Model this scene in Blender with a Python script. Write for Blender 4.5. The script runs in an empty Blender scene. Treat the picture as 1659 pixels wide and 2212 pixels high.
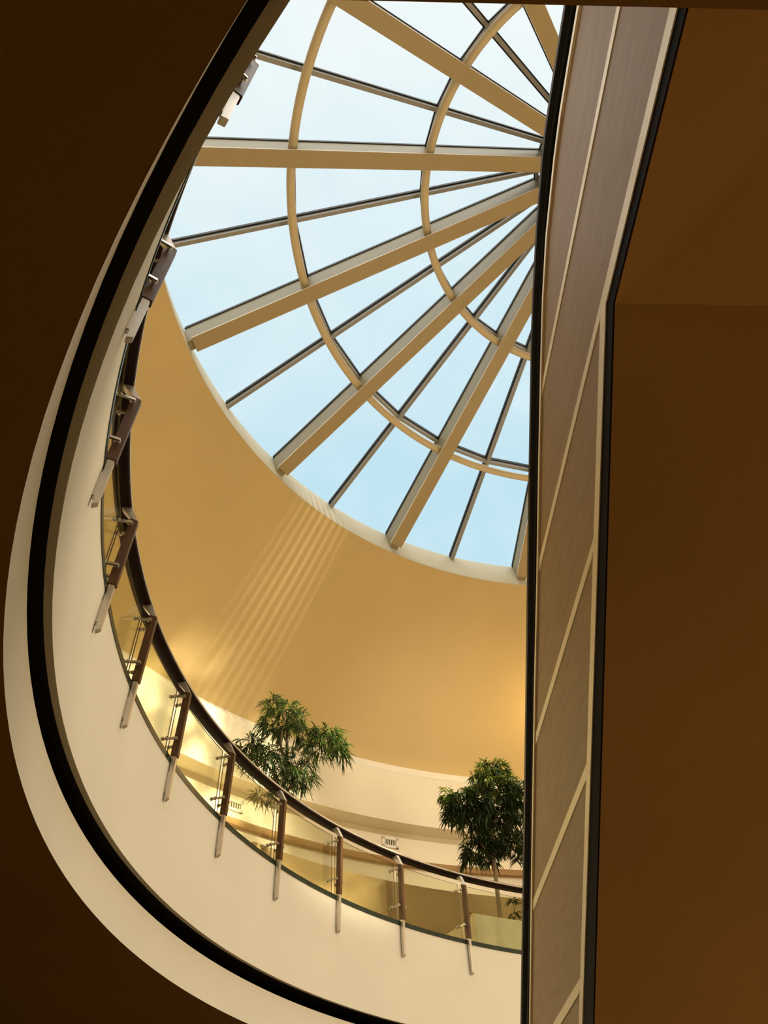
import bpy, bmesh, math, random
from mathutils import Vector, Matrix
random.seed(7)
R = math.radians
scene = bpy.context.scene
COL = scene.collection
EYE = 1.6
AX, AY = 5.958, 6.217            # vertical axis of the round atrium

# ------------------------------------------------------------------ materials
def srgb(r, g, b):
    f = lambda c: (c/255/12.92) if c/255 <= .04045 else ((c/255+.055)/1.055)**2.4
    return (f(r), f(g), f(b), 1)

def mat(name, color, rough=.6, metal=0., var=.06, scale=3., stretch=(1, 1, 1), bump=0., spec=.4, bscale=None):
    m = bpy.data.materials.new(name); m.use_nodes = True
    nt = m.node_tree; N = nt.nodes; L = nt.links
    b = N['Principled BSDF']
    b.inputs['Roughness'].default_value = rough
    b.inputs['Metallic'].default_value = metal
    b.inputs['Specular IOR Level'].default_value = spec
    tc = N.new('ShaderNodeTexCoord'); mp = N.new('ShaderNodeMapping')
    mp.inputs['Scale'].default_value = stretch
    nz = N.new('ShaderNodeTexNoise'); nz.inputs['Scale'].default_value = scale; nz.inputs['Detail'].default_value = 5
    L.new(tc.outputs['Object'], mp.inputs['Vector']); L.new(mp.outputs['Vector'], nz.inputs['Vector'])
    cr = N.new('ShaderNodeValToRGB')
    lo = tuple(max(0, c*(1-var)) for c in color[:3]) + (1,)
    hi = tuple(min(1, c*(1+var)) for c in color[:3]) + (1,)
    cr.color_ramp.elements[0].position = .3; cr.color_ramp.elements[0].color = lo
    cr.color_ramp.elements[1].position = .7; cr.color_ramp.elements[1].color = hi
    L.new(nz.outputs['Fac'], cr.inputs['Fac']); L.new(cr.outputs['Color'], b.inputs['Base Color'])
    if bump:
        n2 = N.new('ShaderNodeTexNoise'); n2.inputs['Scale'].default_value = bscale or scale*12; n2.inputs['Detail'].default_value = 3
        L.new(mp.outputs['Vector'], n2.inputs['Vector'])
        bp = N.new('ShaderNodeBump'); bp.inputs['Strength'].default_value = bump; bp.inputs['Distance'].default_value = .01
        L.new(n2.outputs['Fac'], bp.inputs['Height']); L.new(bp.outputs['Normal'], b.inputs['Normal'])
    return m

def glass_mat(name, tint, refl, rough=.02, dust=0.):
    m = bpy.data.materials.new(name); m.use_nodes = True
    nt = m.node_tree; N = nt.nodes; L = nt.links
    N.remove(N['Principled BSDF'])
    tr = N.new('ShaderNodeBsdfTransparent'); tr.inputs['Color'].default_value = tint
    gl = N.new('ShaderNodeBsdfGlossy'); gl.inputs['Roughness'].default_value = rough
    fr = N.new('ShaderNodeLayerWeight'); fr.inputs['Blend'].default_value = .25
    ml = N.new('ShaderNodeMath'); ml.operation = 'MULTIPLY'; ml.inputs[1].default_value = refl
    L.new(fr.outputs['Fresnel'], ml.inputs[0])
    mx = N.new('ShaderNodeMixShader')
    L.new(ml.outputs[0], mx.inputs['Fac']); L.new(tr.outputs[0], mx.inputs[1]); L.new(gl.outputs[0], mx.inputs[2])
    last = mx
    if dust:
        tc = N.new('ShaderNodeTexCoord'); nz = N.new('ShaderNodeTexNoise'); nz.inputs['Scale'].default_value = .9; nz.inputs['Detail'].default_value = 6
        L.new(tc.outputs['Object'], nz.inputs['Vector'])
        cr = N.new('ShaderNodeValToRGB'); cr.color_ramp.elements[0].position = .42; cr.color_ramp.elements[1].position = .8
        cr.color_ramp.elements[1].color = (dust, dust, dust, 1)
        L.new(nz.outputs['Fac'], cr.inputs['Fac'])
        tl = N.new('ShaderNodeBsdfTranslucent'); tl.inputs['Color'].default_value = (.9, .88, .84, 1)
        m2 = N.new('ShaderNodeMixShader'); L.new(cr.outputs['Color'], m2.inputs['Fac'])
        L.new(mx.outputs[0], m2.inputs[1]); L.new(tl.outputs[0], m2.inputs[2]); last = m2
    L.new(last.outputs[0], N['Material Output'].inputs['Surface'])
    return m

def leaf_mat(name, c1, c2):
    m = bpy.data.materials.new(name); m.use_nodes = True
    nt = m.node_tree; N = nt.nodes; L = nt.links
    b = N['Principled BSDF']; b.inputs['Roughness'].default_value = .42
    tc = N.new('ShaderNodeTexCoord'); nz = N.new('ShaderNodeTexNoise'); nz.inputs['Scale'].default_value = 3.5
    L.new(tc.outputs['Object'], nz.inputs['Vector'])
    cr = N.new('ShaderNodeValToRGB'); cr.color_ramp.elements[0].position = .35; cr.color_ramp.elements[1].position = .65
    cr.color_ramp.elements[0].color = c1; cr.color_ramp.elements[1].color = c2
    L.new(nz.outputs['Fac'], cr.inputs['Fac']); L.new(cr.outputs['Color'], b.inputs['Base Color'])
    tl = N.new('ShaderNodeBsdfTranslucent'); L.new(cr.outputs['Color'], tl.inputs['Color'])
    mx = N.new('ShaderNodeMixShader'); mx.inputs['Fac'].default_value = .35
    L.new(b.outputs[0], mx.inputs[1]); L.new(tl.outputs[0], mx.inputs[2]); L.new(mx.outputs[0], N['Material Output'].inputs['Surface'])
    return m

def wood_mat(name, dark, light, rough=.45, stretch=(1, 1, 12), scale=2.2, spec=.4):
    """stretched noise grain: stretch is large across the grain, small along it"""
    m = bpy.data.materials.new(name); m.use_nodes = True
    nt = m.node_tree; N = nt.nodes; L = nt.links
    b = N['Principled BSDF']; b.inputs['Roughness'].default_value = rough; b.inputs['Specular IOR Level'].default_value = spec
    tc = N.new('ShaderNodeTexCoord'); mp = N.new('ShaderNodeMapping'); mp.inputs['Scale'].default_value = stretch
    L.new(tc.outputs['Object'], mp.inputs['Vector'])
    nz = N.new('ShaderNodeTexNoise'); nz.inputs['Scale'].default_value = scale; nz.inputs['Detail'].default_value = 8; nz.inputs['Roughness'].default_value = .65
    L.new(mp.outputs['Vector'], nz.inputs['Vector'])
    cr = N.new('ShaderNodeValToRGB'); cr.color_ramp.elements[0].position = .3; cr.color_ramp.elements[1].position = .72
    cr.color_ramp.elements[0].color = dark; cr.color_ramp.elements[1].color = light
    L.new(nz.outputs['Fac'], cr.inputs['Fac']); L.new(cr.outputs['Color'], b.inputs['Base Color'])
    return m

M = dict(
    shaded_ceiling=mat('shaded_ceiling_brown', (.21, .108, .022, 1), .9, var=.05, scale=.7, bump=.25, bscale=60, spec=.1),  # brown takes the shade on a lighter beige ceiling into the colour
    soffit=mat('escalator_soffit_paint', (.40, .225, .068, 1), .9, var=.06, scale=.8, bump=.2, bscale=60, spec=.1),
    white=mat('white_plaster', (.765, .715, .595, 1), .8, var=.025, scale=1.2, bump=.08, bscale=20, spec=.15),
    greylip=mat('grey_lip_paint', (.42, .37, .26, 1), .85, var=.04, spec=.1),
    groove=mat('black_groove_paint', (.012, .009, .005, 1), .95, var=.1, spec=.05),  # near-black colour supplies the darkness of the deep recess
    tan=mat('tan_plaster', (.66, .50, .24, 1), .85, var=.03, scale=.5, bump=.06, bscale=14, spec=.15),
    ring=mat('cream_ring_plaster', (.62, .585, .45, 1), .8, var=.03, scale=2, spec=.2),
    cream=mat('cream_wall_paint', (.85, .77, .59, 1), .85, var=.02, scale=.8, spec=.15),
    creamlip=mat('pale_lip_paint', (.90, .86, .72, 1), .8, var=.02, spec=.15),
    parapet=mat('brown_parapet_paint', (.34, .24, .11, 1), .8, var=.06, scale=1.5, spec=.15),
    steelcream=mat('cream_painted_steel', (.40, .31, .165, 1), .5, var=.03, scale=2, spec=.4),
    flangehighlight=mat('flange_edge_highlight', (.80, .74, .56, 1), .5, var=.03, scale=2),  # painted highlight: skylight on the flange edges put into the colour
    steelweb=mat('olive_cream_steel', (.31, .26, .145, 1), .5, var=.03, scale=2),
    tube=mat('cream_tube_paint', (.62, .51, .32, 1), .45, var=.03, scale=2, spec=.4),
    bar=mat('grey_aluminium_bar', (.30, .285, .26, 1), .45, 0., var=.06, scale=3),
    barcap=mat('black_gasket', (.012, .012, .012, 1), .6, var=.1),
    darkrail=mat('dark_brown_handrail', (.012, .004, .002, 1), .55, var=.3, scale=2, spec=.12),
    greenedge=mat('dark_green_glass_edge', (.012, .025, .018, 1), .3, var=.5, scale=14, spec=.5),
    paneledge=mat('olive_panel_edge', (.16, .13, .06, 1), .35, var=.2, scale=8),
    steel=mat('satin_steel', (.62, .57, .50, 1), .38, .75, var=.12, scale=9, stretch=(1, 1, .3)),
    chrome=mat('dark_chrome', (.58, .54, .48, 1), .26, .9, var=.05),
    postwood=wood_mat('dark_red_post_wood', (.050, .020, .007, 1), (.150, .068, .022, 1), .45, (14, 14, 1.2), 2.4),
    clad=wood_mat('brown_laminate_cladding', (.305, .198, .104, 1), (.395, .268, .146, 1), .5, (1, 1.1, 9), 3.4, .25),
    strip=mat('satin_strip_metal', (.92, .80, .56, 1), .38, .1, var=.05, scale=4, stretch=(1, .3, 4)),
    frame=mat('black_escalator_frame', (.006, .003, .002, 1), .75, var=.4, scale=5, spec=.08),
    rubber=mat('black_rubber', (.006, .006, .006, 1), .45, var=.2),
    railwood=wood_mat('orange_rail_wood', (.27, .15, .045, 1), (.40, .23, .075, 1), .5, (1, 1, 10), 1.5),
    floor=mat('beige_floor_tile', (.40, .30, .18, 1), .5, var=.08, scale=.6),
    balcony=mat('gallery_floor_tile', (.62, .52, .36, 1), .5, var=.06, scale=.8),
    lowerwall=mat('lower_wall_paint', (.40, .28, .14, 1), .85, var=.05, scale=.5),
    planter=mat('beige_planter_stone', (.60, .54, .36, 1), .6, var=.07, scale=3, bump=.1),
    soil=mat('dark_soil', (.05, .035, .02, 1), .95, var=.4, scale=20),
    bark=mat('grey_brown_bark', (.075, .05, .028, 1), .8, var=.35, scale=8, stretch=(1, 1, .3), bump=.3),
    palebark=mat('pale_bark', (.24, .18, .10, 1), .75, var=.25, scale=9, stretch=(1, 1, .3), bump=.3),
    vent=mat('white_vent_metal', (.84, .80, .68, 1), .5, var=.03),
    ventdark=mat('dark_vent_throat', (.10, .075, .03, 1), .8, var=.1),
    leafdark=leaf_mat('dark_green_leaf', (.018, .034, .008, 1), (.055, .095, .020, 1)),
    leaflit=leaf_mat('lit_green_leaf', (.050, .100, .016, 1), (.170, .260, .035, 1)),  # brighter leaf copy, mostly for pad tops: top light put into the colour
    leaftoplit=leaf_mat('toplit_yellow_green_leaf', (.26, .36, .04, 1), (.46, .55, .07, 1)),  # brightest leaf copy: light on the crown top put into the colour
    leafbroad=leaf_mat('olive_broad_leaf', (.05, .08, .015, 1), (.12, .15, .04, 1)),
    skyglass=glass_mat('skylight_glass', (.97, .985, .985, 1), .08, .03, .05),
    railglass=glass_mat('green_tint_glass', (.94, .95, .86, 1), .32, .01),
    escglass=glass_mat('smoky_escalator_glass', (.30, .34, .22, 1), .5, .02),
)

# ------------------------------------------------------------------ mesh helpers
def link(name, bm, m, parent=None, smooth=True, loc=None, angle=35):
    bmesh.ops.recalc_face_normals(bm, faces=bm.faces)
    me = bpy.data.meshes.new(name); bm.to_mesh(me); bm.free()
    for mm in (m if isinstance(m, (list, tuple)) else [m]): me.materials.append(mm)
    if smooth:
        me.shade_smooth(); me.set_sharp_from_angle(angle=R(angle))
    o = bpy.data.objects.new(name, me); COL.objects.link(o)
    if loc is not None: o.location = loc
    if parent is not None: o.parent = parent
    return o

def struct(o, label=None):
    o['kind'] = 'structure'
    o['category'] = o.name.split('_')[0]
    if label: o['label'] = label
    return o

def thing(name, label, cat, loc=(0, 0, 0), rotz=0, group=None):
    o = bpy.data.objects.new(name, None); COL.objects.link(o)
    o.empty_display_size = .1
    o.location = loc; o.rotation_euler = (0, 0, rotz); o['label'] = label; o['category'] = cat
    if group: o['group'] = group
    return o

def copy_part(o, parent):
    c = o.copy(); COL.objects.link(c); c.parent = parent
    for ch in list(o.children): copy_part(ch, c)
    return c

def revolve(bm, prof, a0, a1, step=1.5, closed=False, cx=0., cy=0., z0=0., caps=True):
    """sweep a list of (r, z) round the vertical axis from azimuth a0 to a1 (degrees)"""
    n = max(1, int(round(abs(a1-a0)/step))); full = abs(abs(a1-a0)-360) < 1e-6
    rings = []
    for i in range(n if full else n+1):
        a = R(a0+(a1-a0)*i/n)
        rings.append([bm.verts.new((cx+r*math.cos(a), cy+r*math.sin(a), z0+z)) for r, z in prof])
    k = len(prof)
    for i in range(n if full else n):
        A, B = rings[i], rings[(i+1) % len(rings)]
        for j in range(k if closed else k-1):
            bm.faces.new((A[j], B[j], B[(j+1) % k], A[(j+1) % k]))
    if closed and not full and caps:
        bm.faces.new(rings[0]); bm.faces.new(rings[-1])
    return bm

def box(bm, x0, x1, y0, y1, z0, z1, mtx=None, bevel=0.):
    vs = [Vector((x, y, z)) for x in (x0, x1) for y in (y0, y1) for z in (z0, z1)]
    if mtx is not None: vs = [mtx @ v for v in vs]
    v = [bm.verts.new(p) for p in vs]
    fs = [bm.faces.new([v[i] for i in q]) for q in ((0, 1, 3, 2), (4, 6, 7, 5), (0, 4, 5, 1), (2, 3, 7, 6), (0, 2, 6, 4), (1, 5, 7, 3))]
    if bevel:
        es = set(e for f in fs for e in f.edges)
        bmesh.ops.bevel(bm, geom=list(es), offset=bevel, segments=2, affect='EDGES')
    return bm

def tube(bm, pts, radii, n=10, cap=True):
    pts = [Vector(p) for p in pts]
    if not isinstance(radii, (list, tuple)): radii = [radii]*len(pts)
    rings = []; ref = None
    for i, p in enumerate(pts):
        t = (pts[min(i+1, len(pts)-1)]-pts[max(i-1, 0)]).normalized()
        if ref is None: ref = t.orthogonal().normalized()
        ref = (ref-t*ref.dot(t)).normalized(); b = t.cross(ref)
        rings.append([bm.verts.new(p+radii[i]*(ref*math.cos(2*math.pi*k/n)+b*math.sin(2*math.pi*k/n))) for k in range(n)])
    for A, B in zip(rings, rings[1:]):
        for k in range(n): bm.faces.new((A[k], A[(k+1) % n], B[(k+1) % n], B[k]))
    if cap: bm.faces.new(rings[0][::-1]); bm.faces.new(rings[-1])
    return bm

def prism(bm, poly, a, b, f):
    """poly of 2-D points extruded from a to b; f(p, t) -> 3-D point"""
    A = [bm.verts.new(f(p, a)) for p in poly]; B = [bm.verts.new(f(p, b)) for p in poly]
    n = len(poly)
    for i in range(n): bm.faces.new((A[i], A[(i+1) % n], B[(i+1) % n], B[i]))
    bm.faces.new(A[::-1]); bm.faces.new(B)
    return bm

def pol(az, r, z=0.): return Vector((r*math.cos(R(az)), r*math.sin(R(az)), z))

AXIS = (AX, AY, EYE)      # heights below are above the eye, so the axis origin sits at eye level

# ------------------------------------------------------------------ room shell
bm = bmesh.new(); box(bm, -24, 26, -24, 26, -.3, 0); struct(link('floor', bm, M['floor'], smooth=False), 'beige tiled ground floor under the atrium')
for nm, b in (('wall_left', (-24.3, -24, -24, 26)), ('wall_right', (26, 26.3, -24, 26)), ('wall_back', (-24, 26, 26, 26.3)), ('wall_front', (-24, 26, -24.3, -24))):
    bm = bmesh.new(); box(bm, b[0], b[1], b[2], b[3], 0, 5.2); struct(link(nm, bm, M['lowerwall'], smooth=False), 'dim ground floor wall beyond the atrium')

# lower ceiling with its round opening, cut straight on the near side
Zc = EYE+2.68
bm = bmesh.new()
rad = 8.61; ctr = Vector((AX, AY))
d = Vector((math.cos(R(3.7)), math.sin(R(3.7)))); n2 = Vector((-d.y, d.x)); p0 = Vector((-.017*4.5*.596, .126*4.5*.596))
rel = p0-ctr; s = rel.dot(d); h = math.sqrt(rad*rad-(rel.dot(n2))**2)
e1 = p0+d*(-s-h); e2 = p0+d*(-s+h)
a1 = math.degrees(math.atan2(e1.y-AY, e1.x-AX)) % 360; a2 = math.degrees(math.atan2(e2.y-AY, e2.x-AX)) % 360
if a2 > a1: a2 -= 360
NH = 220
hole = [ctr+Vector((math.cos(R(a2+(a1-a2)*i/NH)), math.sin(R(a2+(a1-a2)*i/NH))))*rad for i in range(NH+1)]
outer = [Vector(p) for p in ((-24, -24), (26, -24), (26, 26), (-24, 26))]
vh = [bm.verts.new((p.x, p.y, Zc)) for p in hole]; vo = [bm.verts.new((p.x, p.y, Zc)) for p in outer]
es = [bm.edges.new((vh[i], vh[(i+1) % len(vh)])) for i in range(len(vh))]+[bm.edges.new((vo[i], vo[(i+1) % 4])) for i in range(4)]
bmesh.ops.triangle_fill(bm, use_beauty=True, use_dissolve=False, edges=es)
for f in list(bm.faces):
    c = f.calc_center_median()
    if (Vector((c.x, c.y))-ctr).length < rad-.02 and (Vector((c.x, c.y))-p0).dot(n2) > 0.005: bm.faces.remove(f)
ce = struct(link('ceiling', bm, M['shaded_ceiling'], smooth=False), 'lower ceiling coloured dark brown for shade around the large round opening')
bm = bmesh.new()      # straight edge of the opening
q = [e1, e2]
v = [bm.verts.new((p.x, p.y, z)) for p in q for z in (Zc, Zc+.5)]
bm.faces.new((v[0], v[2], v[3], v[1]))
link('opening_edge', bm, M['shaded_ceiling'], ce, smooth=False)

# stepped balcony edge: lower white band, black groove, grey lip, upper white fascia
A0, A1 = 20, 231
bm = revolve(bmesh.new(), [(8.61, 2.678), (8.61, 3.085), (8.66, 3.09)], A0, A1)
struct(link('trim_1', bm, M['white'], loc=AXIS), 'narrow white curved band around the opening under the black groove')
bm = revolve(bmesh.new(), [(8.66, 3.088), (8.98, 3.088), (8.98, 3.215), (8.552, 3.215)], A0, A1)
struct(link('trim_2', bm, M['groove'], loc=AXIS), 'black recessed groove between the two white curved bands')
bm = revolve(bmesh.new(), [(8.552, 3.213), (8.497, 3.205)], A0, A1)
struct(link('trim_3', bm, M['greylip'], loc=AXIS), 'grey underside lip of the curved balcony fascia')
bm = revolve(bmesh.new(), [(8.497, 3.205), (8.497, 4.492), (8.75, 4.492)], A0, A1)
struct(link('wall_balcony', bm, M['white'], loc=AXIS), 'tall white curved fascia of the round balcony')
bm = revolve(bmesh.new(), [(8.6, 4.49), (14.5, 4.49)], 0, 360)
struct(link('floor_gallery', bm, M['balcony'], loc=AXIS), 'gallery floor behind the round balustrade')

# gallery wall, its soffit, fascia, pale lip, and the tan funnel up to the skylight
bm = revolve(bmesh.new(), [(14.4, 4.49), (14.4, 9.35)], 0, 360)
struct(link('wall_gallery', bm, M['cream'], loc=AXIS), 'cream curved wall at the back of the gallery')
bm = revolve(bmesh.new(), [(14.4, 9.345), (13.9, 9.345)], 0, 360)
struct(link('ceiling_gallery', bm, M['cream'], loc=AXIS), 'cream soffit strip over the gallery wall')
bm = revolve(bmesh.new(), [(13.9, 9.345), (13.63, 10.53)], 0, 360)
struct(link('wall_upper', bm, M['cream'], loc=AXIS), 'cream curved fascia band above the gallery')
bm = revolve(bmesh.new(), [(13.63, 10.53), (13.60, 10.57), (13.80, 10.86), (13.95, 10.86)], 0, 360)
struct(link('trim_4', bm, M['creamlip'], loc=AXIS), 'pale lip along the foot of the tan funnel wall')
bm = revolve(bmesh.new(), [(13.86, 10.80), (13.0, 11.72), (12.1, 12.72), (11.1, 13.85), (10.2, 14.95)], 0, 360)
struct(link('wall_drum', bm, M['tan'], loc=AXIS), 'tan plaster funnel wall rising to the round skylight')
bm = revolve(bmesh.new(), [(10.2, 14.94), (10.2, 15.0), (10.46, 15.92), (10.75, 15.98)], 0, 360)
struct(link('trim_5', bm, M['ring'], loc=AXIS), 'cream ring curb around the foot of the skylight')
bm = revolve(bmesh.new(), [(10.75, 15.98), (25, 15.98), (25, 19.6)], 0, 360, 3)
struct(link('roof', bm, M['lowerwall'], loc=AXIS), 'flat roof around the skylight')
# wooden ledge along the gallery wall, and the brown parapet before it
bm = revolve(bmesh.new(), [(14.4, 8.45), (14.27, 8.45), (14.25, 8.49), (14.25, 8.56), (14.28, 8.60), (14.4, 8.60)], 0, 360)
struct(link('trim_6', bm, M['railwood'], loc=AXIS), 'orange wooden ledge running along the cream gallery wall')
bm = revolve(bmesh.new(), [(12.0, 4.49), (12.0, 6.93), (12.05, 6.95), (12.95, 6.95), (13.0, 6.9), (13.0, 4.49)], 60, 137.2, closed=True)
struct(link('wall_parapet', bm, M['parapet'], loc=AXIS), 'brown parapet wall standing on the gallery floor')

# ------------------------------------------------------------------ skylight
sky = thing('skylight', 'round conical glass skylight with cream rafters over the tan funnel wall', 'skylight', (AX, AY, EYE+15.9))
K = .436
def cone(r, z0): return z0-K*r-15.9
def radial_bar(bm, az, r0, r1, zc0, zlo, zhi, w, taper=1.):
    """bar along a radius following the cone; zc0 = cone height at the axis, zlo/zhi offsets from it, w full width"""
    t = Vector((-math.sin(R(az)), math.cos(R(az)), 0))
    vs = []
    for r, ww in ((r0, w*taper), (r1, w)):
        c = pol(az, r)
        for sgn in (-1, 1):
            for dz in (zlo, zhi):
                vs.append(bm.verts.new(c+t*sgn*ww/2+Vector((0, 0, cone(r, zc0)+dz))))
    for q in ((0, 1, 3, 2), (4, 6, 7, 5), (0, 4, 5, 1), (2, 3, 7, 6), (0, 2, 6, 4), (1, 5, 7, 3)):
        bm.faces.new([vs[i] for i in q])
RA = 101.6
ZG = 20.43                       # glass cone height at the axis
for k in range(16):
    az = RA+22.5*k
    bm = bmesh.new()
    radial_bar(bm, 0, .5, 10.13, 19.64, -.02, .03, .35)          # bottom flange
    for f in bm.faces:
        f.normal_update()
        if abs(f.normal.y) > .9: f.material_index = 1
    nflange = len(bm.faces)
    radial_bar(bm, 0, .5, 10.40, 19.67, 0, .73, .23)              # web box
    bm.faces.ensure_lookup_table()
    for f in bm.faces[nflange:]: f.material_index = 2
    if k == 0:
        rf = link('rafter', bm, [M['steelcream'], M['flangehighlight'], M['steelweb']], sky, smooth=False); src = rf
        bm = bmesh.new(); radial_bar(bm, 0, .9, 10.42, ZG, -.03, .06, .27)
        cap = link('gasket', bm, M['barcap'], rf, smooth=False)
    else:
        bm.free(); rf = copy_part(src, sky)
    rf.rotation_euler = (0, 0, R(az))
for k in range(16):
    az = RA+11.25+22.5*k
    if k == 0:
        bm = bmesh.new(); radial_bar(bm, 0, 1.2, 10.42, ZG, -.19, -.05, .085)
        mb = link('glazing_bar', bm, M['bar'], sky, smooth=False); srcm = mb
        bm = bmesh.new(); radial_bar(bm, 0, 1.2, 10.42, ZG, -.052, .05, .15)
        link('gasket', bm, M['barcap'], mb, smooth=False)
    else: mb = copy_part(srcm, sky)
    mb.rotation_euler = (0, 0, R(az))
for rr, zt in ((7.60, 16.60), (4.63, 17.90)):
    bm = bmesh.new()
    n = 12; prof = [(rr+.095*math.cos(2*math.pi*i/n), zt-15.9+.095*math.sin(2*math.pi*i/n)) for i in range(n)]
    revolve(bm, prof, 0, 360, 1.5, closed=True)
    link('ring_tube', bm, M['tube'], sky)
# short straight purlins on the glass between neighbouring bars
def purlin(bm, r, w, zo, h):
    a = R(11.25)
    p = [pol(0, r), pol(11.25, r)]
    z = cone(r*math.cos(R(0)), ZG)+zo
    rd = (p[0]+p[1]).normalized(); vs = []
    for c in p:
        for sgn in (-1, 1):
            for dz in (0, h): vs.append(bm.verts.new(c+rd*sgn*w/2+Vector((0, 0, z+dz-K*sgn*w/2))))
    for q in ((0, 1, 3, 2), (4, 6, 7, 5), (0, 4, 5, 1), (2, 3, 7, 6), (0, 2, 6, 4), (1, 5, 7, 3)): bm.faces.new([vs[i] for i in q])
for r in (7.62, 4.66, 1.72):
    src2 = None
    for k in range(32):
        if src2 is None:
            bm = bmesh.new(); purlin(bm, r, .07, -.15, .1)
            src2 = link('purlin', bm, M['bar'], sky, smooth=False); o = src2
            bm = bmesh.new(); purlin(bm, r, .12, -.05, .09); link('gasket', bm, M['barcap'], src2, smooth=False)
        else: o = copy_part(src2, sky)
        o.rotation_euler = (0, 0, R(RA+11.25*k))
for r0, r1 in ((1.72, 4.66), (4.66, 7.62), (7.62, 10.62)):
    srcp = None
    for k in range(32):
        if srcp is None:
            bm = bmesh.new(); A = 11.25
            v = [bm.verts.new(pol(a, r, cone(r, ZG+.01))) for a, r in ((0, r0), (0, r1), (A, r1), (A, r0))]
            bm.faces.new(v); srcp = link('glass_pane', bm, M['skyglass'], sky, smooth=False); o = srcp
        else: o = copy_part(srcp, sky)
        o.rotation_euler = (0, 0, R(RA+11.25*k))
bm = bmesh.new(); revolve(bm, [(0.01, cone(0, 19.2)), (.75, cone(0, 19.2)), (.75, cone(0, 20.35)), (0.01, cone(0, 20.45))], 0, 360, 10)
link('hub', bm, M['steelcream'], sky)
bm = bmesh.new(); v = [bm.verts.new(pol(360*i/32+RA, r, cone(r, ZG+.01))) for r in (.7, 1.72) for i in range(32)]
for i in range(32): bm.faces.new((v[i], v[(i+1) % 32], v[32+(i+1) % 32], v[32+i]))
link('glass_crown', bm, M['skyglass'], sky, smooth=False)

# ------------------------------------------------------------------ balustrade on the balcony edge
bal = thing('balustrade', 'curved glass balustrade with dark handrail on the white balcony edge', 'balustrade', (AX, AY, EYE+4.5))
def bz(z): return z-4.5
bm = revolve(bmesh.new(), [(8.505, 5.535), (8.515, 5.585), (8.54, 5.605), (8.62, 5.605), (8.65, 5.585), (8.655, 5.535), (8.64, 5.52), (8.52, 5.52)], 92, 229, 1.2, closed=True, z0=-4.5)
link('handrail', bm, M['darkrail'], bal, angle=50)
bm = revolve(bmesh.new(), [(8.499, 5.555), (8.499, 5.580), (8.512, 5.580), (8.512, 5.555)], 92, 229, 1.2, closed=True, z0=-4.5)
link('handrail_highlight', bm, M['steel'], bal)  # added strip standing in for the highlight on the rail's upper edge
bm = revolve(bmesh.new(), [(8.488, 4.466), (8.488, 4.530), (8.53, 4.535), (8.64, 4.535), (8.64, 4.478)], 92, 229, 1.2, closed=True, z0=-4.5)
link('base_channel', bm, M['greenedge'], bal)
P0 = 126.1; DP = 9.22
azs = [P0+DP*k for k in range(-3, 12)]
for i in range(len(azs)-1):
    bm = revolve(bmesh.new(), [(8.565, 4.53), (8.577, 4.53), (8.577, 5.41), (8.565, 5.41)], azs[i]+.2, azs[i+1]-.2, .8, closed=True, z0=-4.5)
    bm.normal_update()
    for f in bm.faces:
        c = f.calc_center_median(); rad_ = Vector((c.x, c.y, 0)).normalized()
        if abs(f.normal.dot(rad_)) < .5: f.material_index = 1
    link('glass_panel', bm, [M['railglass'], M['paneledge']], bal)
def build_post():
    bm = bmesh.new()      # local: x = radial (outward), y = along the rail, z up; origin at radius 8.46
    prof = [(-.042, 4.53), (.040, 4.545), (.020, 5.385), (-.058, 5.345)]
    prism(bm, prof, -.028, .028, lambda p, t: Vector((p[0], t, bz(p[1]))))
    bmesh.ops.bevel(bm, geom=list(bm.edges), offset=.004, segments=2, affect='EDGES')
    post = link('post', bm, M['postwood'], bal)
    bm = bmesh.new()
    prism(bm, [(-.024, 4.055), (.016, 4.03), (.024, 4.56), (-.030, 4.56)], -.022, .022, lambda p, t: Vector((p[0], t, bz(p[1]))))
    bmesh.ops.bevel(bm, geom=list(bm.edges), offset=.003, segments=2, affect='EDGES')
    link('steel_bracket', bm, M['steel'], post)
    bm = bmesh.new()
    prism(bm, [(.014, 4.13), (.038, 4.13), (.038, 4.36), (.018, 4.36)], -.016, .016, lambda p, t: Vector((p[0], t, bz(p[1]))))
    bmesh.ops.bevel(bm, geom=list(bm.edges), offset=.003, segments=2, affect='EDGES')
    tube(bm, [(.027, 0, bz(4.11)), (.027, 0, bz(4.14))], .010, 10)
    link('mounting_plate', bm, M['steel'], post)
    bm = bmesh.new()
    prism(bm, [(-.060, 5.345), (.012, 5.378), (.115, 5.505), (.130, 5.525), (.035, 5.525)], -.030, .030, lambda p, t: Vector((p[0], t, bz(p[1]))))
    bmesh.ops.bevel(bm, geom=list(bm.edges), offset=.003, segments=2, affect='EDGES')
    link('rail_arm', bm, M['steel'], post)
    for zc in (5.285, 4.735):
        for sgn in (-1, 1):
            bm = bmesh.new()
            tube(bm, [(0, sgn*.028, bz(zc)), (0, sgn*.050, bz(zc))], .009, 10)
            tube(bm, [(0, sgn*.050, bz(zc)), (0, sgn*.062, bz(zc))], .026, 16)
            box(bm, -.012, .145, sgn*.070-.009, sgn*.070+.009, bz(zc)-.012-.004, bz(zc)+.012-.004, Matrix.Rotation(sgn*R(8), 4, 'Z'))
            c = Matrix.Rotation(sgn*R(8), 4, 'Z') @ Vector((.150, sgn*.070, bz(zc)-.004))
            r_ = bmesh.ops.create_uvsphere(bm, u_segments=14, v_segments=8, radius=.024)
            for vv in r_['verts']: vv.co += c
            tube(bm, [c+Vector((-.055, 0, 0)), c+Vector((-.04, 0, 0))], .022, 12)
            link('glass_clamp', bm, M['chrome'], post)
    return post
post = build_post()
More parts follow.
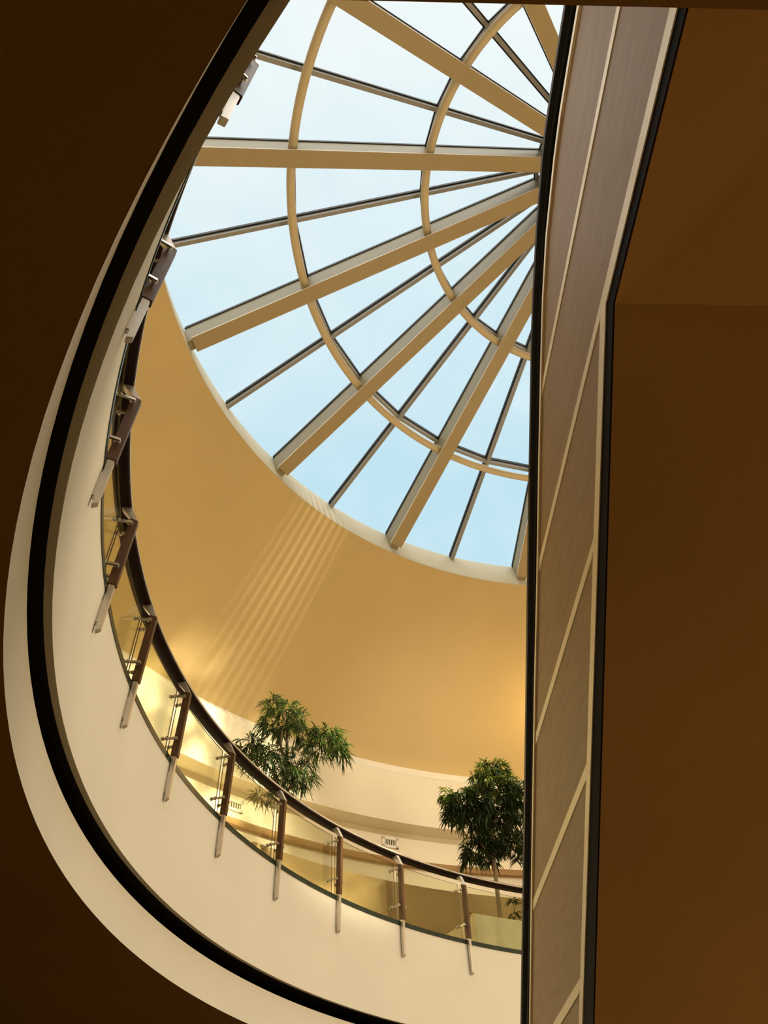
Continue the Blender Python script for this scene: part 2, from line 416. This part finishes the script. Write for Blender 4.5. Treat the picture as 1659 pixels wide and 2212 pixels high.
for i, a in enumerate(azs[1:]):
    o = post if i == 0 else copy_part(post, bal)
    o.location = (8.46*math.cos(R(a)), 8.46*math.sin(R(a)), 0); o.rotation_euler = (0, 0, R(a))

# ------------------------------------------------------------------ escalator
aE = R(-85.7)
dV = Vector((-math.cos(aE), -math.sin(aE), 0)); dU = Vector((dV.y, -dV.x, 0))
esc = thing('escalator', 'escalator seen from below with brown laminate side and dark soffit', 'escalator', (0, 0, 0))
U = 1.2
def E(u, v_, z): return dU*u+dV*v_+Vector((0, 0, EYE+z))
VB = -.55                       # upper end at the balcony
ZF = -1.58
def extend(pts):                # carry the last slope down to the floor
    (v0, z0), (v1, z1) = pts[-2], pts[-1]
    t = (ZF-z1)/(z1-z0)
    return pts+[(v1+(v1-v0)*t, ZF)]
def sc(pts, k=U): return [(a*k, b*k) for a, b in pts]
kneeO = extend([(VB, 2.645*U), (1.262*U, 2.640*U), (3.509*U, .955*U)])
kneeI = extend([(VB, 2.71*U), (1.292*U, 2.705*U), (3.646*U, .999*U)])
kneeT = extend([(VB, 2.775*U), (1.318*U, 2.760*U), (3.638*U, 1.060*U)])
top = extend([(VB, 3.868*U)]+sc([(.70, 3.868), (.895, 3.862), (1.097, 3.828), (1.428, 3.725), (1.702, 3.577), (1.985, 3.374), (2.362, 3.088), (2.836, 2.717), (3.334, 2.345), (4.112, 1.735), (4.709, 1.257)]))
def zat(poly, v_):
    for (a, b), (c, d_) in zip(poly, poly[1:]):
        if a <= v_ <= c: return b+(d_-b)*(v_-a)/(c-a)
    return poly[0][1] if v_ < poly[0][0] else poly[-1][1]
def vat(poly, z):               # v where a descending line reaches height z
    for (a, b), (c, d_) in zip(poly, poly[1:]):
        if b >= z >= d_ and b != d_: return a+(c-a)*(b-z)/(b-d_)
    return None
def band(z0, z1):
    """part of the side between heights z0 and z1, under the top line and over the lower trim"""
    N_ = 160; vmax = top[-1][0]
    lo, hi = [], []
    for i in range(N_+1):
        v_ = VB+(vmax-VB)*i/N_
        l = max(z0, zat(kneeT, v_)); h_ = min(z1, zat(top, v_))
        if h_-l > 1e-4: lo.append((v_, l)); hi.append((v_, h_))
    if len(lo) < 2: return None
    # close the pointed ends exactly
    va, vb = vat(kneeT, z1), vat(top, z0)
    if va is not None and va > VB+.01 and abs(lo[0][0]-va) < .2: lo.insert(0, (va, z1)); 
    if vb is not None and abs(lo[-1][0]-vb) < .2: hi.append((vb, z0))
    pts = lo+hi[::-1]
    out = []
    for p in pts:
        if not out or (abs(p[0]-out[-1][0])+abs(p[1]-out[-1][1])) > 1e-4: out.append(p)
    return out
PIT = .558*U; Zb = 1.057*U; SW = .040*U
def side_piece(name, poly, u0, u1, m):
    bm = bmesh.new()
    prism(bm, poly, u0, u1, lambda p, t: E(t, p[0], p[1]))
    bmesh.ops.triangulate(bm, faces=[f for f in bm.faces if len(f.verts) > 4])
    return link(name, bm, m, esc, smooth=False)
for k in range(-5, 6):
    zs = Zb+PIT*k
    pn = band(zs+SW+.004, zs+PIT-.004)
    if pn and zs+PIT > ZF: side_piece('cladding_panel', pn, U+.004, U+.05, M['clad'])
    st = band(zs, zs+SW)
    if st and zs+SW > ZF: side_piece('joint_strip', st, U, U+.05, M['strip'])
# lower trim strip, dark frame edge, soffit, upper deck
def ribbon(name, lo, hi, u0, u1, m):
    bm = bmesh.new()
    pts = [(u0, a) for a in lo]
    for i in range(len(lo)-1):
        c = [E(u0, *lo[i]), E(u0, *lo[i+1]), E(u0, *hi[i+1]), E(u0, *hi[i])]
        e = [E(u1, *lo[i]), E(u1, *lo[i+1]), E(u1, *hi[i+1]), E(u1, *hi[i])]
        A = [bm.verts.new(p) for p in c]; B = [bm.verts.new(p) for p in e]
        bm.faces.new(A); bm.faces.new(B[::-1])
        for j in ((0, 1), (2, 3)) + (((3, 0),) if i == 0 else ()) + (((1, 2),) if i == len(lo)-2 else ()):
            bm.faces.new((A[j[0]], A[j[1]], B[j[1]], B[j[0]]))
    bmesh.ops.remove_doubles(bm, verts=bm.verts, dist=1e-4)
    return link(name, bm, m, esc, smooth=False)
ribbon('edge_strip', kneeI, kneeT, U-.002, U+.05, M['strip'])
ribbon('frame_edge', kneeO, kneeI, U+.004, U+.012, M['frame'])
W2 = 2.75
bm = bmesh.new()
lo = [(a, b+.001) for a, b in kneeO]
A = [bm.verts.new(E(U+.006, *p)) for p in lo]; B = [bm.verts.new(E(W2, *p)) for p in lo]
for i in range(len(lo)-1): bm.faces.new((A[i], A[i+1], B[i+1], B[i]))
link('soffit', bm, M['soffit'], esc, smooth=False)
bm = bmesh.new()                # far side
for i in range(len(lo)-1):
    pass
poly = [(a, b) for a, b in kneeO]+[(a, b) for a, b in reversed(top)]
prism(bm, poly, W2-.05, W2, lambda p, t: E(t, p[0], p[1]))
bmesh.ops.triangulate(bm, faces=[f for f in bm.faces if len(f.verts) > 4])
link('outer_side', bm, M['clad'], esc, smooth=False)
toplo = [(a, b-.03) for a, b in top]
ribbon('deck_trim', [(a, b-.012) for a, b in top], [(a, b+.026) for a, b in top], U-.008, U+.16, M['strip'])
# steps / walking surface closing the truss
bm = bmesh.new()
st = [(a, b-.12) for a, b in top]
A = [bm.verts.new(E(U+.15, *p)) for p in st]; B = [bm.verts.new(E(W2-.02, *p)) for p in st]
for i in range(len(st)-1): bm.faces.new((A[i], A[i+1], B[i+1], B[i]))
link('step_band', bm, M['frame'], esc, smooth=False)
# glass balustrade and the black rubber handrail above the deck
KR = 1.31
rail = extend(sc([(.20, 4.122), (.511, 4.122), (.62, 4.125), (.875, 4.122), (1.031, 4.115), (1.166, 4.085), (1.491, 3.952), (1.778, 3.790), (1.941, 3.685), (2.295, 3.412), (2.894, 2.948), (3.498, 2.467), (4.123, 1.975), (4.763, 1.475)], KR))
rail = [(VB+.35, 4.122*KR)]+rail[1:]
def rail_sweep(bm, path, prof):
    rings = []
    for i, (v_, z) in enumerate(path):
        a = path[max(i-1, 0)]; b = path[min(i+1, len(path)-1)]
        t = Vector((b[0]-a[0], b[1]-a[1])).normalized(); nrm = Vector((-t.y, t.x))
        if nrm.y < 0: nrm = -nrm
        rings.append([bm.verts.new(E(u, v_+nrm.x*h_, z+nrm.y*h_)) for u, h_ in prof])
    n = len(prof)
    for A, B in zip(rings, rings[1:]):
        for k in range(n): bm.faces.new((A[k], A[(k+1) % n], B[(k+1) % n], B[k]))
    bm.faces.new(rings[0]); bm.faces.new(rings[-1])
bm = bmesh.new()
rail_sweep(bm, rail, [(1.31, 0), (1.368, -.004), (1.378, .018), (1.365, .045), (1.325, .05), (1.306, .03)])
link('handrail', bm, M['rubber'], esc, angle=50)
bm = bmesh.new()
rail_sweep(bm, rail, [(1.344, -.045), (1.372, -.045), (1.372, .0), (1.344, .0)])
link('handrail_guide', bm, M['barcap'], esc)
bm = bmesh.new(); NG = 60
vmax = rail[-1][0]-1.5; prev = None
for i in range(NG+1):
    v_ = VB+.6+(vmax-VB-.6)*i/NG
    q = [bm.verts.new(E(u, v_, z)) for z in (zat(top, v_)-.05, zat(rail, v_)-.02) for u in (1.352, 1.362)]
    if prev:
        for a, b in ((0, 2), (1, 3)): bm.faces.new((prev[a], q[a], q[b], prev[b]))
    prev = q
link('glass_balustrade', bm, M['escglass'], esc, smooth=False)

# ------------------------------------------------------------------ planting
def leaf(bm, base, direction, length, width, droop, mi, up=Vector((0, 0, 1))):
    d_ = direction.normalized(); side = d_.cross(up)
    if side.length < .05: side = Vector((1, 0, 0))
    side.normalize()
    pts = []; n = 3
    for i in range(n+1):
        t = i/n
        pts.append(base+d_*length*t+Vector((0, 0, -droop*length*t*t)))
    ws = (.25, 1., .75, 0.)
    prev = None
    for i, p in enumerate(pts):
        w = width*ws[i]/2
        fold = Vector((0, 0, .12*w))
        cur = [bm.verts.new(p)] if i == n else [bm.verts.new(p-side*w+fold), bm.verts.new(p+side*w+fold)]
        if prev:
            f = bm.faces.new((prev[0], prev[1], cur[1], cur[0])) if len(cur) == 2 else bm.faces.new((prev[0], prev[1], cur[0]))
            f.material_index = mi
        prev = cur
def foliage(bm, rng, clusters, llen, lwid, dens=1.45):
    """clusters: (centre, rx, rz, twigs); each twig ends in a drooping spray of narrow leaves"""
    for c, rx, rz, n, shade in clusters:
        c = Vector(c)
        for _ in range(int(n*dens)):
            a = rng.uniform(0, 2*math.pi); e = rng.uniform(-.75, 1.)
            rr = rng.uniform(.35, 1.)**.6
            p = c+Vector((rx*rr*math.cos(a)*math.sqrt(max(0, 1-e*e)), rx*rr*math.sin(a)*math.sqrt(max(0, 1-e*e)), rz*rr*e))
            outd = Vector((math.cos(a), math.sin(a), .1+.5*e))
            hi = (p.z-c.z)/max(rz, .01)
            for j in range(rng.randint(5, 8)):
                b = a+rng.gauss(0, .95); el = rng.gauss(-.15+.35*max(hi, 0), .38)
                dd = Vector((math.cos(b)*math.cos(el), math.sin(b)*math.cos(el), math.sin(el)))
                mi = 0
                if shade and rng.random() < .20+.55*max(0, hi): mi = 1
                if shade == 2 and hi > .0 and rng.random() < .35+.5*hi: mi = 2  # higher leaves get the lit copies
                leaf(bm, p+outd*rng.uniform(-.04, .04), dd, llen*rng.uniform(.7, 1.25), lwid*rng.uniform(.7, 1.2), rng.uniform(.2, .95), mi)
def tree_axes(x, y):            # across / away directions as seen from where the photograph was taken
    b = Vector((x, y, 0)).normalized(); return Vector((b.y, -b.x, 0)), b

def make_tree(name, label, x, y, zbase, trunk, trad, limbs, clusters, bark, llen, lwid, seed, dens=1.45):
    t = thing(name, label, 'tree', (x, y, zbase))
    right, away = tree_axes(x, y); rng = random.Random(seed)
    f = lambda p: right*p[0]+away*p[1]+Vector((0, 0, p[2]))
    bm = bmesh.new(); tube(bm, [f(p) for p in trunk], trad, 10)
    tr = link('trunk', bm, bark, t)
    for limb in limbs:
        bm = bmesh.new(); tube(bm, [f(p) for p in limb], [.026, .020, .014, .007][:len(limb)], 7)
        link('branch', bm, bark, t)
    bm = bmesh.new()
    foliage(bm, rng, [(f(c), rx, rz, n, s_) for c, rx, rz, n, s_ in clusters], llen, lwid, dens)
    link('foliage', bm, [M['leafdark'], M['leaflit'], M['leaftoplit']], t, smooth=False)
    return t
# left tree: airy, three pads, trunk behind a balustrade post
zb = 4.5                         # base height above the eye
make_tree('indoor_tree', 'airy dark-leaved indoor tree with separate leaf pads behind the curved handrail', -2.1205, 12.9237, EYE+4.49,
    [(0, 0, 0), (.01, 0, 1.3), (-.01, .02, 2.6), (.03, 0, 3.3), (0, 0, 3.9), (-.05, 0, 4.4)], [.060, .052, .046, .036, .022, .008],
    [[(0, 0, 2.5), (.25, -.05, 3.0), (.5, -.1, 3.35), (.72, -.1, 3.6)], [(0, 0, 2.6), (-.25, .05, 3.1), (-.5, .1, 3.4), (-.72, .1, 3.65)],
     [(0, .02, 2.45), (.15, -.2, 2.7), (.32, -.3, 2.85)], [(-.01, .02, 2.4), (-.2, .1, 2.6), (-.36, .15, 2.65)], [(0, 0, 3.3), (-.2, .1, 3.9), (-.38, .1, 4.4)],
     [(0, 0, 3.0), (.2, .3, 3.3), (.3, .45, 3.5)], [(0, 0, 3.1), (-.1, -.35, 3.4), (-.1, -.5, 3.6)]],
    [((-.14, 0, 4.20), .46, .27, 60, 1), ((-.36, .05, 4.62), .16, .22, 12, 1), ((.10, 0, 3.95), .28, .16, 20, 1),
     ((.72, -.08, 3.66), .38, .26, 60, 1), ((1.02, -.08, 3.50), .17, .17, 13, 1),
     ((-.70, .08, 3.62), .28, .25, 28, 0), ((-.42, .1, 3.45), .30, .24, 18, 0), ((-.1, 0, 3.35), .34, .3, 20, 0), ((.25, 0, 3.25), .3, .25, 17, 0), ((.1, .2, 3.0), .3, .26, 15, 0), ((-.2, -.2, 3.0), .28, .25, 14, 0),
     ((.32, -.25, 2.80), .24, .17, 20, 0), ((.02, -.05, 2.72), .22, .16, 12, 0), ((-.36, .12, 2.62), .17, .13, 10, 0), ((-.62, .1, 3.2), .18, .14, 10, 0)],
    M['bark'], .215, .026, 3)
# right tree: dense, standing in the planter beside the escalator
make_tree('indoor_tree', 'dense full-crowned indoor tree with top leaves coloured as lit beside the escalator handrail', 1.7431, 14.8974, EYE+5.40,
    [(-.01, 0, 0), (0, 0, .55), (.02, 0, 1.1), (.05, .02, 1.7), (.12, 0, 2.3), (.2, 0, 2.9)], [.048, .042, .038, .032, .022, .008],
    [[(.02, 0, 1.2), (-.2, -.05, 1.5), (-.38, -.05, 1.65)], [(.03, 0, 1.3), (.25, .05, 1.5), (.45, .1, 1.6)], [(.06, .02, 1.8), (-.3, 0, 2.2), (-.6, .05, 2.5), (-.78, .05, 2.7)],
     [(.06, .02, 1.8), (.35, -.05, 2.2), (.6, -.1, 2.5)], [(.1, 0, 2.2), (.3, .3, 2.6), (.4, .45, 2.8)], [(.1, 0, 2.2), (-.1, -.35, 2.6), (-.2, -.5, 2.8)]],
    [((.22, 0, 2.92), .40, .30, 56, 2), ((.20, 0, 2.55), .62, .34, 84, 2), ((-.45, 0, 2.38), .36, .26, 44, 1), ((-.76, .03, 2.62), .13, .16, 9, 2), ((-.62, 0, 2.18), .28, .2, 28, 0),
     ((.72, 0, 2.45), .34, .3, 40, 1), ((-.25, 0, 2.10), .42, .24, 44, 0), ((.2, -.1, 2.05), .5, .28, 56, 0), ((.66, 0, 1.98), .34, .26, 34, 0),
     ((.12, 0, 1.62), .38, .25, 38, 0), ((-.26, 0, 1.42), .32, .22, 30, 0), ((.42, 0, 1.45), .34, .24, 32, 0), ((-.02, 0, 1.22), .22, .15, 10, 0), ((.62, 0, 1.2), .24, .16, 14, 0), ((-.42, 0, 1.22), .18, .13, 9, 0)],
    M['palebark'], .185, .033, 5, 1.9)
# planter behind the balustrade
pl = thing('planter', 'low curved beige planter wall behind the glass at the foot of the dense tree', 'planter', (AX, AY, EYE+4.49))
bm = revolve(bmesh.new(), [(9.32, 0), (9.30, .86), (9.40, .90), (9.47, .86), (9.47, 0)], 96, 120.6, 1.2, closed=True); fw = link('front_wall', bm, M['planter'], pl)
bm = revolve(bmesh.new(), [(10.3, 0), (10.3, .86), (10.42, .86), (10.42, 0)], 96, 120.6, 1.2, closed=True); link('rear_wall', bm, M['planter'], pl)
bm = bmesh.new(); revolve(bm, [(9.47, 0), (9.47, .84), (10.3, .84), (10.3, 0)], 119.8, 120.6, .8, closed=True); link('end_wall', bm, M['planter'], pl)
bm = revolve(bmesh.new(), [(9.46, .5), (9.46, .80), (10.31, .80), (10.31, .5)], 96.2, 119.9, 1.2, closed=True); link('soil', bm, M['soil'], pl)
def shrub(label, az, r, stems, seed):
    c = pol(az, r); t = thing('leafy_shrub', label, 'plant', (AX+c.x, AY+c.y, EYE+5.30)); rng = random.Random(seed)
    bl = bmesh.new()
    bs = bmesh.new()
    for (dx, dy, h_) in stems:
        tube(bs, [(dx*.5, dy*.5, 0), (dx*.8, dy*.8, h_*.6), (dx, dy, h_)], [.012, .010, .007], 7)
        n = 11
        for j in range(n):
            a = 2*math.pi*j/n*1.62+rng.uniform(-.2, .2); el = rng.uniform(.1, .9)
            leaf(bl, Vector((dx, dy, h_-rng.uniform(0, .10))), Vector((math.cos(a), math.sin(a), el)), rng.uniform(.20, .30), .055, .75, 0)
    link('stem', bs, M['palebark'], t); link('leaves', bl, M['leafbroad'], t, smooth=False)
    return t
shrub('small broad-leaved shrub right of the dense tree trunk, behind the glass', 113.7, 9.74, [(0, 0, .62), (.02, .14, .42)], 11)
shrub('low leafy sprig in the planter left of the dense tree trunk', 119.0, 9.75, [(0, 0, .22)], 12)

# air grilles on the gallery wall
def grille(label, az, z, w, h_):
    c = pol(az, 14.385); t = thing('air_grille', label, 'vent', (AX+c.x, AY+c.y, EYE+z), R(az), group='air grilles on the gallery wall')
    bm = bmesh.new()
    for y0, y1, z0, z1 in ((-w/2, w/2, h_/2-.06, h_/2), (-w/2, w/2, -h_/2, -h_/2+.06), (-w/2, -w/2+.07, -h_/2, h_/2), (w/2-.07, w/2, -h_/2, h_/2)):
        box(bm, -.03, .02, y0, y1, z0, z1)
    link('frame', bm, M['vent'], t, smooth=False)
    bm = bmesh.new(); box(bm, .0, .012, -w/2+.06, w/2-.06, -h_/2+.05, h_/2-.05); link('throat', bm, M['ventdark'], t, smooth=False)
    bm = bmesh.new(); n = 5
    for i in range(n):
        y = -w/2+.07+(w-.14)*(i+.5)/n
        box(bm, -.018, .002, -.012, .012, -h_/2+.055, h_/2-.055, Matrix.Translation((0, y, 0)) @ Matrix.Rotation(R(35), 4, 'Z'))
    link('slats', bm, M['vent'], t, smooth=False)
grille('white wall air grille seen through the glass left of the airy tree', 133.05, 8.95, .46, .26)
grille('white wall air grille just above the curved handrail between the two trees', 115.8, 9.02, .46, .26)

# ------------------------------------------------------------------ light
w = bpy.data.worlds.new('World'); scene.world = w; w.use_nodes = True
N = w.node_tree.nodes; L = w.node_tree.links
bg = N['Background']
tc = N.new('ShaderNodeTexCoord'); sp = N.new('ShaderNodeSeparateXYZ'); L.new(tc.outputs['Generated'], sp.inputs[0])
nz = N.new('ShaderNodeTexNoise'); nz.inputs['Scale'].default_value = 3.2; nz.inputs['Detail'].default_value = 7; nz.inputs['Roughness'].default_value = .6
L.new(tc.outputs['Generated'], nz.inputs['Vector'])
mr = N.new('ShaderNodeMapRange'); mr.inputs['From Min'].default_value = .62; mr.inputs['From Max'].default_value = .05
L.new(sp.outputs['Y'], mr.inputs['Value'])
m1 = N.new('ShaderNodeMath'); m1.operation = 'MULTIPLY_ADD'; m1.inputs[1].default_value = .9; m1.inputs[2].default_value = -.45
L.new(nz.outputs['Fac'], m1.inputs[0])
m2 = N.new('ShaderNodeMath'); m2.operation = 'ADD'; m2.use_clamp = True
L.new(mr.outputs[0], m2.inputs[0]); L.new(m1.outputs[0], m2.inputs[1])
cr = N.new('ShaderNodeValToRGB')
cr.color_ramp.elements[0].color = srgb(192, 226, 240); cr.color_ramp.elements[0].position = 0.
cr.color_ramp.elements[1].color = srgb(246, 250, 248); cr.color_ramp.elements[1].position = 1.
L.new(m2.outputs[0], cr.inputs['Fac']); L.new(cr.outputs['Color'], bg.inputs['Color'])
bg.inputs['Strength'].default_value = 1.04

def lamp(name, kind, loc, energy, color, target=None, **kw):
    l = bpy.data.lights.new(name, kind); l.energy = energy; l.color = color
    for k, v_ in kw.items(): setattr(l, k, v_)
    o = bpy.data.objects.new(name, l); COL.objects.link(o); o.location = loc
    if target is not None: o.rotation_euler = (Vector(target)-Vector(loc)).to_track_quat('-Z', 'Y').to_euler()
    return o
lamp('daylight_sun', 'SUN', (8, 2, 40), 3.0, (1, .94, .84), (5, 8, 0), angle=R(70))
# unseen warm fill lights, added in the hall behind the escalator
for x, y, z, e in ((8.5, 5.5, EYE+4.2, 900), (10.5, 9.0, EYE+4.2, 900), (9.5, 1.5, EYE+5.0, 500)):
    lamp('hall_lamp', 'POINT', (x, y, z), e, (1, .84, .60), shadow_soft_size=.8)
def gobo(l, build):
    """light shader whose strength follows the direction (tangent-plane x, y) of each ray"""
    l.use_nodes = True; nt = l.node_tree; N = nt.nodes; L = nt.links
    em = N['Emission']
    tc = N.new('ShaderNodeTexCoord'); sx = N.new('ShaderNodeSeparateXYZ'); L.new(tc.outputs['Normal'], sx.inputs[0])
    dx = N.new('ShaderNodeMath'); dx.operation = 'DIVIDE'; dy = N.new('ShaderNodeMath'); dy.operation = 'DIVIDE'
    L.new(sx.outputs['X'], dx.inputs[0]); L.new(sx.outputs['Z'], dx.inputs[1]); L.new(sx.outputs['Y'], dy.inputs[0]); L.new(sx.outputs['Z'], dy.inputs[1])
    cb = N.new('ShaderNodeCombineXYZ'); L.new(dx.outputs[0], cb.inputs[0]); L.new(dy.outputs[0], cb.inputs[1])
    L.new(build(N, L, cb.outputs[0]), em.inputs['Strength'])
def dapple(N, L, vec):
    nz = N.new('ShaderNodeTexNoise'); nz.inputs['Scale'].default_value = 11; nz.inputs['Detail'].default_value = 1.; nz.inputs['Distortion'].default_value = 1.6
    L.new(vec, nz.inputs['Vector'])
    mr = N.new('ShaderNodeMapRange'); mr.interpolation_type = 'SMOOTHSTEP'
    mr.inputs['From Min'].default_value = .42; mr.inputs['From Max'].default_value = .58; mr.inputs['To Min'].default_value = .3; mr.inputs['To Max'].default_value = 1.5
    L.new(nz.outputs['Fac'], mr.inputs['Value']); return mr.outputs[0]
def ppol(az, r, z): 
    c = pol(az, r); return (AX+c.x, AY+c.y, EYE+z)
o = lamp('sun_patch_lamp', 'SPOT', ppol(325, 8, 15.6), 72000, (1, .89, .60), ppol(143, 14, 6.6), spot_size=R(26), spot_blend=1., shadow_soft_size=.15)  # added unseen spot imitating sunlit patches on the gallery wall
gobo(o.data, dapple)
lamp('gallery_lamp', 'SPOT', ppol(300, 8, 15.4), 7500, (1, .88, .72), ppol(113, 14, 9.6), spot_size=R(22), spot_blend=1., shadow_soft_size=.8)  # added unseen spot to brighten the right part of the gallery
def stripes(N, L, vec):
    mp = N.new('ShaderNodeMapping'); mp.inputs['Rotation'].default_value = (0, 0, R(STRIPE_ROT)); L.new(vec, mp.inputs['Vector'])
    sx = N.new('ShaderNodeSeparateXYZ'); L.new(mp.outputs[0], sx.inputs[0])
    def math_(op, a, b=None, c=None):
        n = N.new('ShaderNodeMath'); n.operation = op
        for i, q in enumerate((a, b, c)):
            if q is None: continue
            if isinstance(q, (int, float)): n.inputs[i].default_value = q
            else: L.new(q, n.inputs[i])
        return n.outputs[0]
    wv = math_('SINE', math_('MULTIPLY', sx.outputs['X'], 520.))
    wv = math_('POWER', math_('MULTIPLY_ADD', wv, .5, .5), 2.)
    gx = math_('SUBTRACT', 1., math_('ABSOLUTE', math_('MULTIPLY', sx.outputs['X'], 18.))); 
    gy = math_('SUBTRACT', 1., math_('ABSOLUTE', math_('MULTIPLY', sx.outputs['Y'], 5.2)))
    g = math_('MULTIPLY', math_('MAXIMUM', gx, 0.), math_('MAXIMUM', gy, 0.))
    return math_('MULTIPLY', math_('MULTIPLY_ADD', wv, .9, .1), math_('POWER', g, .6))
STRIPE_ROT = 0
lamp('panel_fill', 'SPOT', (-3, 9.5, EYE+1.0), 420, (1, .80, .42), tuple(E(U, 4.3, 1.9)), spot_size=R(48), spot_blend=1., shadow_soft_size=.4)  # added unseen warm fill for the lower escalator panels
lamp('cove_lamp', 'POINT', ppol(97, 11.4, 11.3), 90, (1, .66, .28), shadow_soft_size=.3)  # added unseen lamp giving the funnel wall its warm glow
o = lamp('glint_lamp', 'SPOT', ppol(325, 7.6, 15.6), 6500, (1, .92, .70), ppol(138, 11.8, 13.1), spot_size=R(30), spot_blend=.3, shadow_soft_size=.02)  # added unseen spot; its stripes imitate light reflected onto the funnel wall
gobo(o.data, stripes)

# ------------------------------------------------------------------ camera
cam = bpy.data.cameras.new('camera'); co = bpy.data.objects.new('camera', cam); COL.objects.link(co)
cam.sensor_fit = 'VERTICAL'; cam.sensor_height = 24; cam.sensor_width = 18
cam.lens = 1640.0/2212*24
cam.clip_start = .05; cam.clip_end = 300
pitch, roll = R(48.73668748755707), R(-3.1107953417939647)
cp, sp_ = math.cos(pitch), math.sin(pitch)
fw = Vector((0, cp, sp_)); up = Vector((0, -sp_, cp)); rt = Vector((1, 0, 0))
cx = rt*math.cos(roll)+up*math.sin(roll); cy = -rt*math.sin(roll)+up*math.cos(roll); cz = -fw
mt = Matrix((cx, cy, cz)).transposed().to_4x4(); mt.translation = (0, 0, EYE)
co.matrix_world = mt
scene.camera = co
scene.view_settings.view_transform = 'Standard'
scene.view_settings.look = 'None'
scene.view_settings.exposure = 0
scene.cycles.max_bounces = 10
scene.cycles.diffuse_bounces = 5
scene.cycles.transparent_max_bounces = 24
scene.cycles.caustics_reflective = False
scene.cycles.caustics_refractive = False
scene.cycles.sample_clamp_indirect = 6
